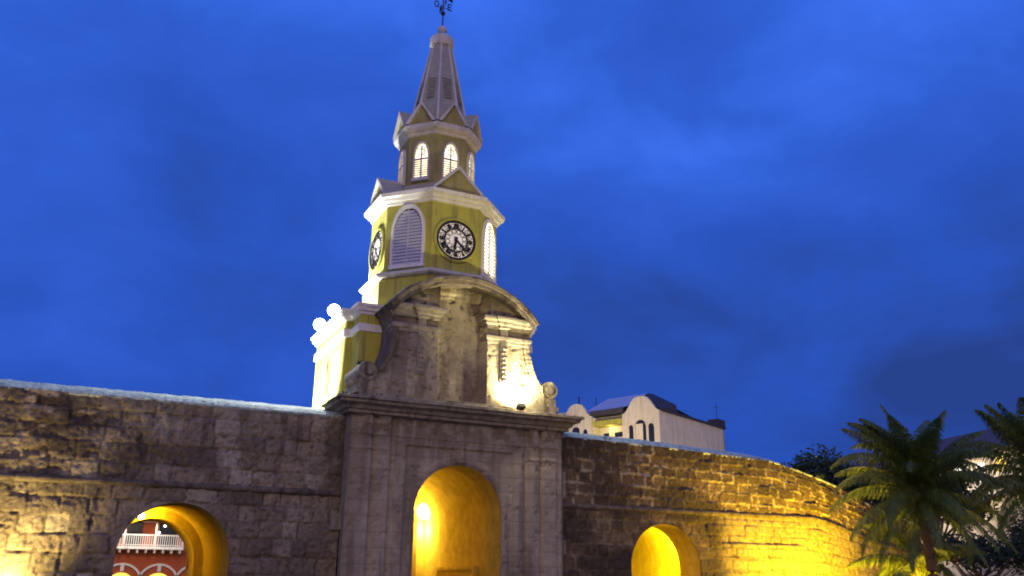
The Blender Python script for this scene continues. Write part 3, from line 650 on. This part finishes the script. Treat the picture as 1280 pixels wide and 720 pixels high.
# ------------------------------------------------------------ pale apartment house behind the right wall
AX=R_(-25); BX=R_(65)
K=Vector((38.99,41.53,0)); dfv=Vector((math.sin(AX),math.cos(AX),0)); dsv=Vector((math.sin(BX),math.cos(BX),0))
XB=Matrix.Identity(4)
for i in range(3): XB[i][0]=-dfv[i]; XB[i][1]=dsv[i]; XB[i][2]=(0,0,1)[i]; XB[i][3]=K[i]
# local: x=-s along front (0 at corner, negative to the left), y = depth, z up
hb=empty('apartment_house',tuple(K),'cream house with two curved gables and a grey metal roof rising behind the right wall','building')
q=MB(); q.X=XB
def bell(x0,x1,zs,zt):
    c=(x0+x1)/2; w_=(x1-x0)/2; P=[(x0,0),(x1,0),(x1,zs)]
    for t in np.linspace(0,1,9)[1:]: P.append((x1-w_*t*.78*(1 if t<.6 else 1),zs+(zt-zs)*(.5-.5*math.cos(math.pi*t))*1.0)) 
    P.append((c,zt+.06)); P+=[(2*c-x,z) for x,z in P[-2:1:-1]]
    return P
q.prism(bell(-4.4,0,18.55,20.15),0,.35); q.prism(bell(-12.3,-8.25,18.75,20.25),0,.35)
q.box(-8.25,-4.4,1.3,1.5,0,19.3); q.box(-.35,0,.35,14.5,0,18.5); q.box(-18,-12.3,2,2.3,0,20); q.box(-18,0,14.2,14.5,0,18.5)
q.box(-4.6,-4.4,.35,1.4,0,18.6); q.box(-8.25,-8.05,.35,1.4,0,18.6)
q.build('wall',m_cream,hb)
q=MB(); q.X=XB; q.add([(-9.0,.1,19.35),(-3.6,.1,19.35),(-3.9,4.5,21.45),(-9.0,4.5,21.45)],[(0,1,2,3)]); q.add([(-12.4,.4,19.35),(-9,.4,19.35),(-9,4.5,20.4),(-12.4,4.5,20.4)],[(0,1,2,3)]); q.build('metal_roof',m_roofm,hb)
q=MB(); q.X=XB; q.add([(-3.9,4.5,21.45),(-1.9,.4,20.0),(0.1,.4,18.6),(0.1,3.9,18.6),(-.2,3.9,19.7),(-3.4,4.7,21.4)],[(0,1,2,4,5),(2,3,4)]); q.box(-.6,.2,.3,14.7,18.5,18.72); q.box(-8.4,-4.3,.0,1.3,18.75,19.3); q.box(-1.2,.1,13.0,14.7,18.7,19.5); q.add([(-9,4.5,21.45),(-3.9,4.5,21.45),(-.2,9,18.7),(-9,14,18.7)],[(0,1,2,3)]); q.build('dark_roof',m_roofd,hb)
q=MB(); q.X=XB; q.box(-8.25,-4.4,.2,1.25,17.65,18.2); q.build('balcony_lintel',m_yel,hb)
def ahouse_win(x0,x1,zt,arched=True,y=0):
    q=MB(); q.X=XB; r=(x1-x0)/2; c=(x0+x1)/2
    P=[(x0,15),(x1,15)]+([(c+r*math.cos(a),zt-r+r*math.sin(a)) for a in np.linspace(0,math.pi,9)] if arched else [(x1,zt),(x0,zt)])
    q.prism(P,y-.02,y+.05); return q.build('window',m_glass,hb)
for a,b,z in ((-3.6,-3.1,17.3),(-1.3,-.66,17.3)): ahouse_win(a,b,z)
w0=ahouse_win(-2.85,-1.6,17.75); q=MB(); q.X=XB; q.box(-2.8,-1.95,-.05,-.02,15,17.35); q.build('shutter',m_cream,w0)
for a,b,z in ((-9.3,-8.8,17.45),(-11.7,-11.1,17.45),(-10.8,-9.8,17.8)): ahouse_win(a,b,z)
for a,b in ((-7.6,-6.9),(-6.2,-4.9)): ahouse_win(a,b,17.0,False,1.3)
q=MB(); q.X=XB
for x0,x1,z in ((-3.6,-3.1,17.3),(-1.3,-.66,17.3),(-2.85,-1.6,17.75),(-9.3,-8.8,17.45)):
    c=(x0+x1)/2; r=(x1-x0)/2
    q.rings([[ (c+(r+e)*math.cos(a),y,z-r+(r+e)*math.sin(a)) for a in np.linspace(0,math.pi,9)] for e,y in ((.0,-.02),(.0,-.08),(.12,-.08),(.12,.0))],close=False)
q.box(-6.75,-6.45,1.1,1.3,15,17.6); q.box(-8.0,-7.75,1.1,1.3,15,17.6)
q.build('trim',m_cream,hb)
q=MB(); q.X=XB; q.tube([(-.12,1.2,18.4),(-.12,1.2,12)],.05,5); q.build('drainpipe',m_gry,hb)
q=MB(); q.X=XB; q.lathe((-6,9),[(.7,19.6),(.75,19.7),(.75,20.7),(.3,20.95)],12); q.build('water_tank',m_roofd,hb)
q=MB(); q.X=XB
for x_ in np.arange(-8.2,-4.4,.18): q.box(x_,x_+.04,.24,.28,15.2,16.2)
q.box(-8.25,-4.4,.22,.30,16.2,16.27); q.build('balcony_railing',m_wht,hb)
for y in (2.6,5.2,9.2):
    q=MB(); q.X=XB; q.prism([(0,0),(.7,0),(.7,1),(0,1)],0,0) if False else q.box(-.02,.03,y,y+.6,16.6,17.6); q.build('window',m_cream,hb)
q=MB(); q.X=XB; q.tube([(-.3,13.5,19.4),(-.3,13.5,21.3)],.03,5); q.tube([(-.7,13.5,20.9),(.1,13.5,20.9)],.02,5); q.tube([(-11.9,3,20),(-11.9,3,21.8)],.08,5); q.tube([(-9.6,3,20),(-9.6,3,21.4)],.05,5); q.build('antenna',m_blk,hb)
light('balcony_lamp','POINT',XB@Vector((-6.3,.7,17.3)),35,(1,.85,.4),.2)
light('house_fill','POINT',XB@Vector((-5,-9,14)),3000,(1,.80,.48),1)  # added fill in front of the cream facade, no lamp stands here
# ------------------------------------------------------------ large house behind the palms
A2=R_(13); d2=Vector((math.sin(A2),math.cos(A2),0)); n2_=Vector((d2.y,-d2.x,0)); K2=Vector((52.45,19.81,0))
X2=Matrix.Identity(4)
for i in range(3): X2[i][0]=-d2[i]; X2[i][1]=n2_[i]; X2[i][2]=(0,0,1)[i]; X2[i][3]=K2[i]
h2=empty('hip_roofed_house',tuple(K2),'large pale house with a brown hipped roof and lit windows behind the palms','building')
q=MB(); q.X=X2; q.box(-26,24,0,14,0,11.7); q.build('wall',m_cream,h2)
q=MB(); q.X=X2; q.rings([[(-27.4,-1.2,11.65),(25.2,-1.2,11.65),(25.2,15,11.65),(-27.4,15,11.65)],[(-27.4,-1.2,11.85),(25.2,-1.2,11.85),(25.2,15,11.85),(-27.4,15,11.85)],[(-16,6.9,15.2),(15,6.9,15.2),(15,7.1,15.2),(-16,7.1,15.2)]],cap=(True,True)); q.build('roof',m_tile,h2)
for i,(x,z,wd,hh,mt_) in enumerate(((-1.6,7.2,1.3,1.5,m_ww),(-1.2,9.1,1.5,1.7,m_ww),(1.2,9.6,1.6,1.6,m_ww),(3.6,9.6,1.0,1.5,m_ww),(5.8,10.2,1.3,1.2,m_yw),(8.6,10.2,1.3,1.2,m_yw),(0.2,7.3,1.6,1.0,m_yw),(2.6,7.5,1.4,.9,m_yw))):
    q=MB(); q.X=X2; q.box(x,x+wd,-.03,.03,z,z+hh); p_=q.build('window',mt_,h2)
    q=MB(); q.X=X2; q.box(x-.1,x,-.08,.04,z-.1,z+hh+.1); q.box(x+wd,x+wd+.1,-.08,.04,z-.1,z+hh+.1); q.box(x+wd/2-.04,x+wd/2+.04,-.07,-.03,z,z+hh); q.box(x,x+wd,-.08,.04,z+hh,z+hh+.1); q.box(x,x+wd,-.08,.04,z-.1,z); q.build('frame',m_wht,p_)
q=MB(); q.X=X2; q.box(-8,12,-1.3,0,8.35,8.5)
for x in np.arange(-8,12,.3): q.box(x,x+.05,-1.28,-1.22,8.5,9.35)
q.box(-8,12,-1.3,-1.2,9.35,9.42); q.build('balcony',m_gry,h2)
light('hip_house_fill','POINT',X2@Vector((3,-7,8.5)),3200,(1,.82,.62),.8)  # added fill that lifts the pale house wall, no fixture
light('veranda_light','POINT',X2@Vector((1.5,-1.0,10.9)),160,(1,.93,.8),.3)
# ------------------------------------------------------------ red balconied house seen through the left archway
rb=empty('red_house',(-8,45,0),'red-brown arcaded house with a white balcony seen through the left archway','building')
q=MB(); q.box(-24,8,45,55,0,12); q.build('wall',m_red,rb)
q=MB(); q.box(-10.2,-4.85,43.9,45,3.92,4.12)
for x in np.arange(-10.1,-4.9,.62): q.prism([(0,0),(0,0)],0,0) if False else q.box(x,x+.14,44.0,45,3.66,3.92)
q.build('balcony_floor',m_wht,rb)
q=MB()
for x in np.arange(-10.15,-4.9,.16): q.box(x,x+.05,43.95,44.0,4.12,4.92)
q.box(-10.2,-4.85,43.92,44.04,4.92,5.02); q.box(-10.2,-4.85,43.93,44.03,4.2,4.26)
for y in np.arange(44.1,45,.16): q.box(-4.92,-4.87,y,y+.05,4.12,4.92)
for x in (-9.2,-7.0,-4.95): q.box(x-.06,x+.06,43.93,44.05,4.12,5.98)
q.build('railing',m_wht,rb)
q=MB(); q.box(-12,-3.5,43.7,43.85,5.98,8.2); q.box(-12,-3.5,43.85,45,5.98,6.05); q.build('white_panel',m_wht,rb)  # white panel added to imitate a blown-out patch of light above the balcony
light('panel_fill','POINT',(-8.3,42.6,7.1),900,(1,.97,.85),.2)  # added light, there only to brighten the white panel
for x0_,x1_ in ((-9,-7.9),(-6.7,-5.4)):
    q=MB(); q.box(x0_,x1_,44.93,44.99,4.12,6.2); q.build('balcony_door',m_glass,rb)
for i in range(-2,4):
    c=-6.35-2.67*i; q=MB()
    q.rings([[(c+r*math.cos(a),y,1.35+r*math.sin(a)) for a in np.linspace(0,math.pi,25)] for r,y in ((1.40,44.99),(1.40,44.84),(1.56,44.84),(1.56,44.99))],close=False)
    q.box(c-.13,c+.13,44.80,44.98,2.3,2.9)
    a_=q.build('arch_trim',m_wht,rb)
    q=MB(); q.prism([(c+1.0*math.cos(a),1.2+1.0*math.sin(a)) for a in np.linspace(0,math.pi,17)]+[(c-1.0,0),(c+1.0,0)],44.9,44.97); q.build('fanlight',m_yw,a_)
for x,z in ((-6.35,5.72),(-6.75,5.2)):
    q=MB(); q.sphere((x,44.5,z),.10,6); q.build('bulb',m_lamp2,rb,True)
light('house_fill','POINT',(-9.5,38,6.5),560,(1,.72,.42),.5)  # fill light without a fixture, brightens the red house front
# ------------------------------------------------------------ palms
def frond(q,base,az,el,ln_,droop,r,twist=0,lw=.75):
    P=[]; p=Vector(base); n=22
    for i in range(n+1):
        t=i/n; e_=el-droop*(t**1.35); d=Vector((math.cos(az)*math.cos(e_),math.sin(az)*math.cos(e_),math.sin(e_))); P.append((p.copy(),d)); p=p+d*(ln_/n)
    q.tube([a for a,_ in P],[.035*(1-.85*i/n)+.006 for i in range(n+1)],5)
    side0=Vector((-math.sin(az),math.cos(az),0))
    for i in range(1,120):
        t=.10+.9*i/120; k=t*n; j=min(int(k),n-1); p=P[j][0].lerp(P[j+1][0],k-j); d=P[j][1]
        up=side0.cross(d)*-1; up=up if up.z>0 else -up
        for s_ in (-1,1):
            L_=lw*(math.sin(math.pi*min(1,.12+t*.86))**.6)*r.uniform(.8,1.1)*(1.0-.25*t)
            dr=side0*s_; dl=(dr*.80+d*(.50+.5*t)+Vector((0,0,-.55))+up*(.15+.1*twist*s_)+Vector((r.gauss(0,.10),r.gauss(0,.10),r.gauss(0,.10)))).normalized()
            m1=p+dl*L_*.5; tip=m1+(dl+Vector((0,0,-1.1-.4*t))).normalized()*L_*.5
            wv_=d.normalized()*.024
            q.add([p-wv_*.6,p+wv_*.6,m1+wv_,m1-wv_,tip],[(0,1,2,3),(3,2,4)])
def palm(x,y,hc,seed,specs,label,nr=8,ln_=3.6,boots=True):
    t=empty('palm_tree',(x,y,0),label,'palm tree','coconut palms beside the wall'); r=random.Random(seed)
    q=MB(); P=[];Rr=[]
    for i in range(31):
        k=i/30; z=hc*k*.98; P.append((x+.25*math.sin(k*2)*(1-k),y,z)); Rr.append((.24-.06*k+.10*max(0,1-k*6))*(1+.05*(i%2))+(.13*math.exp(-((k-.93)/.07)**2)))
    q.tube(P,Rr,12)
    for i in range(26):     # fibrous sheaths and stubs under the crown
        a=r.uniform(0,6.28); z=hc-r.uniform(.1,1.3); b=Vector((x+.18*math.cos(a),y+.18*math.sin(a),z)); tp=b+Vector((math.cos(a)*r.uniform(.1,.35),math.sin(a)*r.uniform(.1,.35),r.uniform(-.5,.45)))
        q.tube([b,(b+tp)/2+Vector((0,0,.05)),tp],[.05,.04,.012],5)
    q.build('trunk',m_bark,t)
    q=MB()
    for az,el,l_,dr in specs: frond(q,(x,y,hc),R_(az),R_(el),l_*1.12,R_(dr),r,r.uniform(-1,1),1.08)
    for i in range(nr):
        frond(q,(x,y,hc),R_(i*137.5+seed*40+r.uniform(-12,12)),R_(r.uniform(-25,85)),ln_*r.uniform(.85,1.05),R_(r.uniform(60,120)),r,r.uniform(-1,1),1.05)
    q.build('crown',m_leaf,t)
    q=MB()
    for i in range(7):
        a=r.uniform(0,6.28); q.sphere((x+.28*math.cos(a),y+.28*math.sin(a),hc-.25-r.random()*.3),.12,5)
    q.build('coconuts',m_leaf,t,True)
    return t
# az: 0=+x.. image right is az -26, image left 154, toward camera ~244
palm(19.15,-5.1,5.45,3,[(154,84,3.7,70),(150,74,3.8,62),(158,88,3.5,80),(200,80,3.6,66),(250,82,3.4,70),(20,84,3.7,60),(154,66,3.8,58),(154,62,4.1,115),(160,38,4.0,100),(150,20,3.9,80),(165,-5,3.8,62),(175,-30,3.6,45),(140,78,3.6,60),(120,86,3.7,30),(-20,82,3.6,40),(-30,66,3.7,60),(100,72,3.5,50),(60,80,3.6,45),(-26,35,4.0,85),(-20,8,3.9,70),(-40,-15,3.8,50),(-60,-40,3.4,35),(200,-45,3.4,35),(230,-20,3.2,60),(250,10,3,80),(215,50,3.4,100),(280,40,3.3,100),(300,-20,3.3,55),(-10,55,3.8,95)],'nearer coconut palm whose crown stands clear in front of the end of the right wall',13,4.2)
palm(24.3,-7.3,6.0,7,[(154,82,3.4,36),(-20,84,3.5,34),(200,80,3.4,30),(250,82,3.3,34),(154,68,3.5,36),(154,48,3.9,85),(150,60,3.9,95),(165,10,3.8,65),(170,-20,3.5,45),(140,80,3.6,45),(150,75,3.7,55),(120,80,3.6,40),(-30,80,3.5,45),(60,78,3.6,45),(200,-35,3.4,40),(240,0,3.4,70),(-26,40,3.8,90),(145,-5,3.9,55)],'coconut palm cut by the right edge of the photo',10,4.0)
palm(20.7,-3.2,2.7,12,[(154,20,3,60),(200,0,3,50),(240,30,3,70),(-26,40,3,80)],'short young coconut palm low between the two tall ones',10,3.0)
palm_up=[((20.0,-4.3,.4),(20.0,-4.2,4),6000,'sodium uplight at the foot of the nearer palm'),((23.2,-5.2,.3),(23.2,-6.8,4),260,'sodium uplight at the foot of the right-hand palm')]
for lo,tg,e_,lb in palm_up: ground_flood('palm_uplight',lo,tg,e_,(1,.60,.04),85,lb,'uplight')
# ------------------------------------------------------------ broadleaf trees and shrubs
def tree(x,y,h_,rad,seed,name,label,cat,group,nb=26,nl=150,flat=.6,ls=.16):
    t=empty(name,(x,y,0),label,cat,group); r=random.Random(seed); q=MB(); tips=[]
    q.tube([(x,y,0),(x+.1,y,h_*.25),(x,y+.1,h_*.5)],[.04*h_,.03*h_,.022*h_],8)
    for i in range(nb):
        a=i*2.4+r.uniform(-.4,.4); rr_=rad*math.sqrt(r.random()); z=h_*.62+(h_*.38)*(1-(rr_/rad)**2)*r.uniform(.2,1); c=Vector((x+rr_*math.cos(a),y+rr_*math.sin(a),z)); tips.append(c)
        b=Vector((x,y,h_*r.uniform(.3,.5))); q.tube([b,(b+c)/2+Vector((0,0,-.1*h_*r.random())),c],[.012*h_,.008*h_,.003*h_],5)
    q.build('trunk',m_bark,t); q=MB()
    for c in tips:
        cr_=rad*r.uniform(.22,.38)
        for _ in range(nl):
            d=Vector((r.gauss(0,1),r.gauss(0,1),r.gauss(0,flat))); d=d/max(d.length,.3)*cr_*r.random()**.4; p=c+d
            a=Vector((r.gauss(0,1),r.gauss(0,1),r.gauss(0,.6))).normalized()*ls*r.uniform(.6,1.2); b=a.cross(Vector((r.gauss(0,1),r.gauss(0,1),r.gauss(0,1)))).normalized()*ls*.4
            q.add([p-a,p+b,p+a,p-b],[(0,1,2,3)])
    q.build('crown',m_leafd,t)
tree(35.0,17,10.6,5.0,5,'broadleaf_tree','dark rounded tree rising just beyond the sloping end of the right wall','tree','broadleaf trees behind the wall',34,420,.5,.22)
tree(43.5,15,10.6,4.2,9,'broadleaf_tree','dark tree hidden mostly behind the nearer palm','tree','broadleaf trees behind the wall',30,350,.5,.22)
for i,(x,y,h_,rd,lb) in enumerate(((27.5,-1.0,4.6,2.4,'dark shrub between the end of the wall and the nearer palm'),(31.5,-2.5,5.4,2.9,'dark shrub behind the gap between the palms'),(35.5,-5,6.0,3.0,'dark shrub behind the right-hand palm'),(30.5,-8,4.4,2.3,'dark shrub low at the right edge of the photo'))):
    tree(x,y,h_,rd,30+i,'shrub',lb,'shrub','shrubs behind the palms',24,170,.9,.13)
# ------------------------------------------------------------ render
S.render.engine='CYCLES'; S.cycles.filter_width=1.9
S.cycles.use_denoising=True
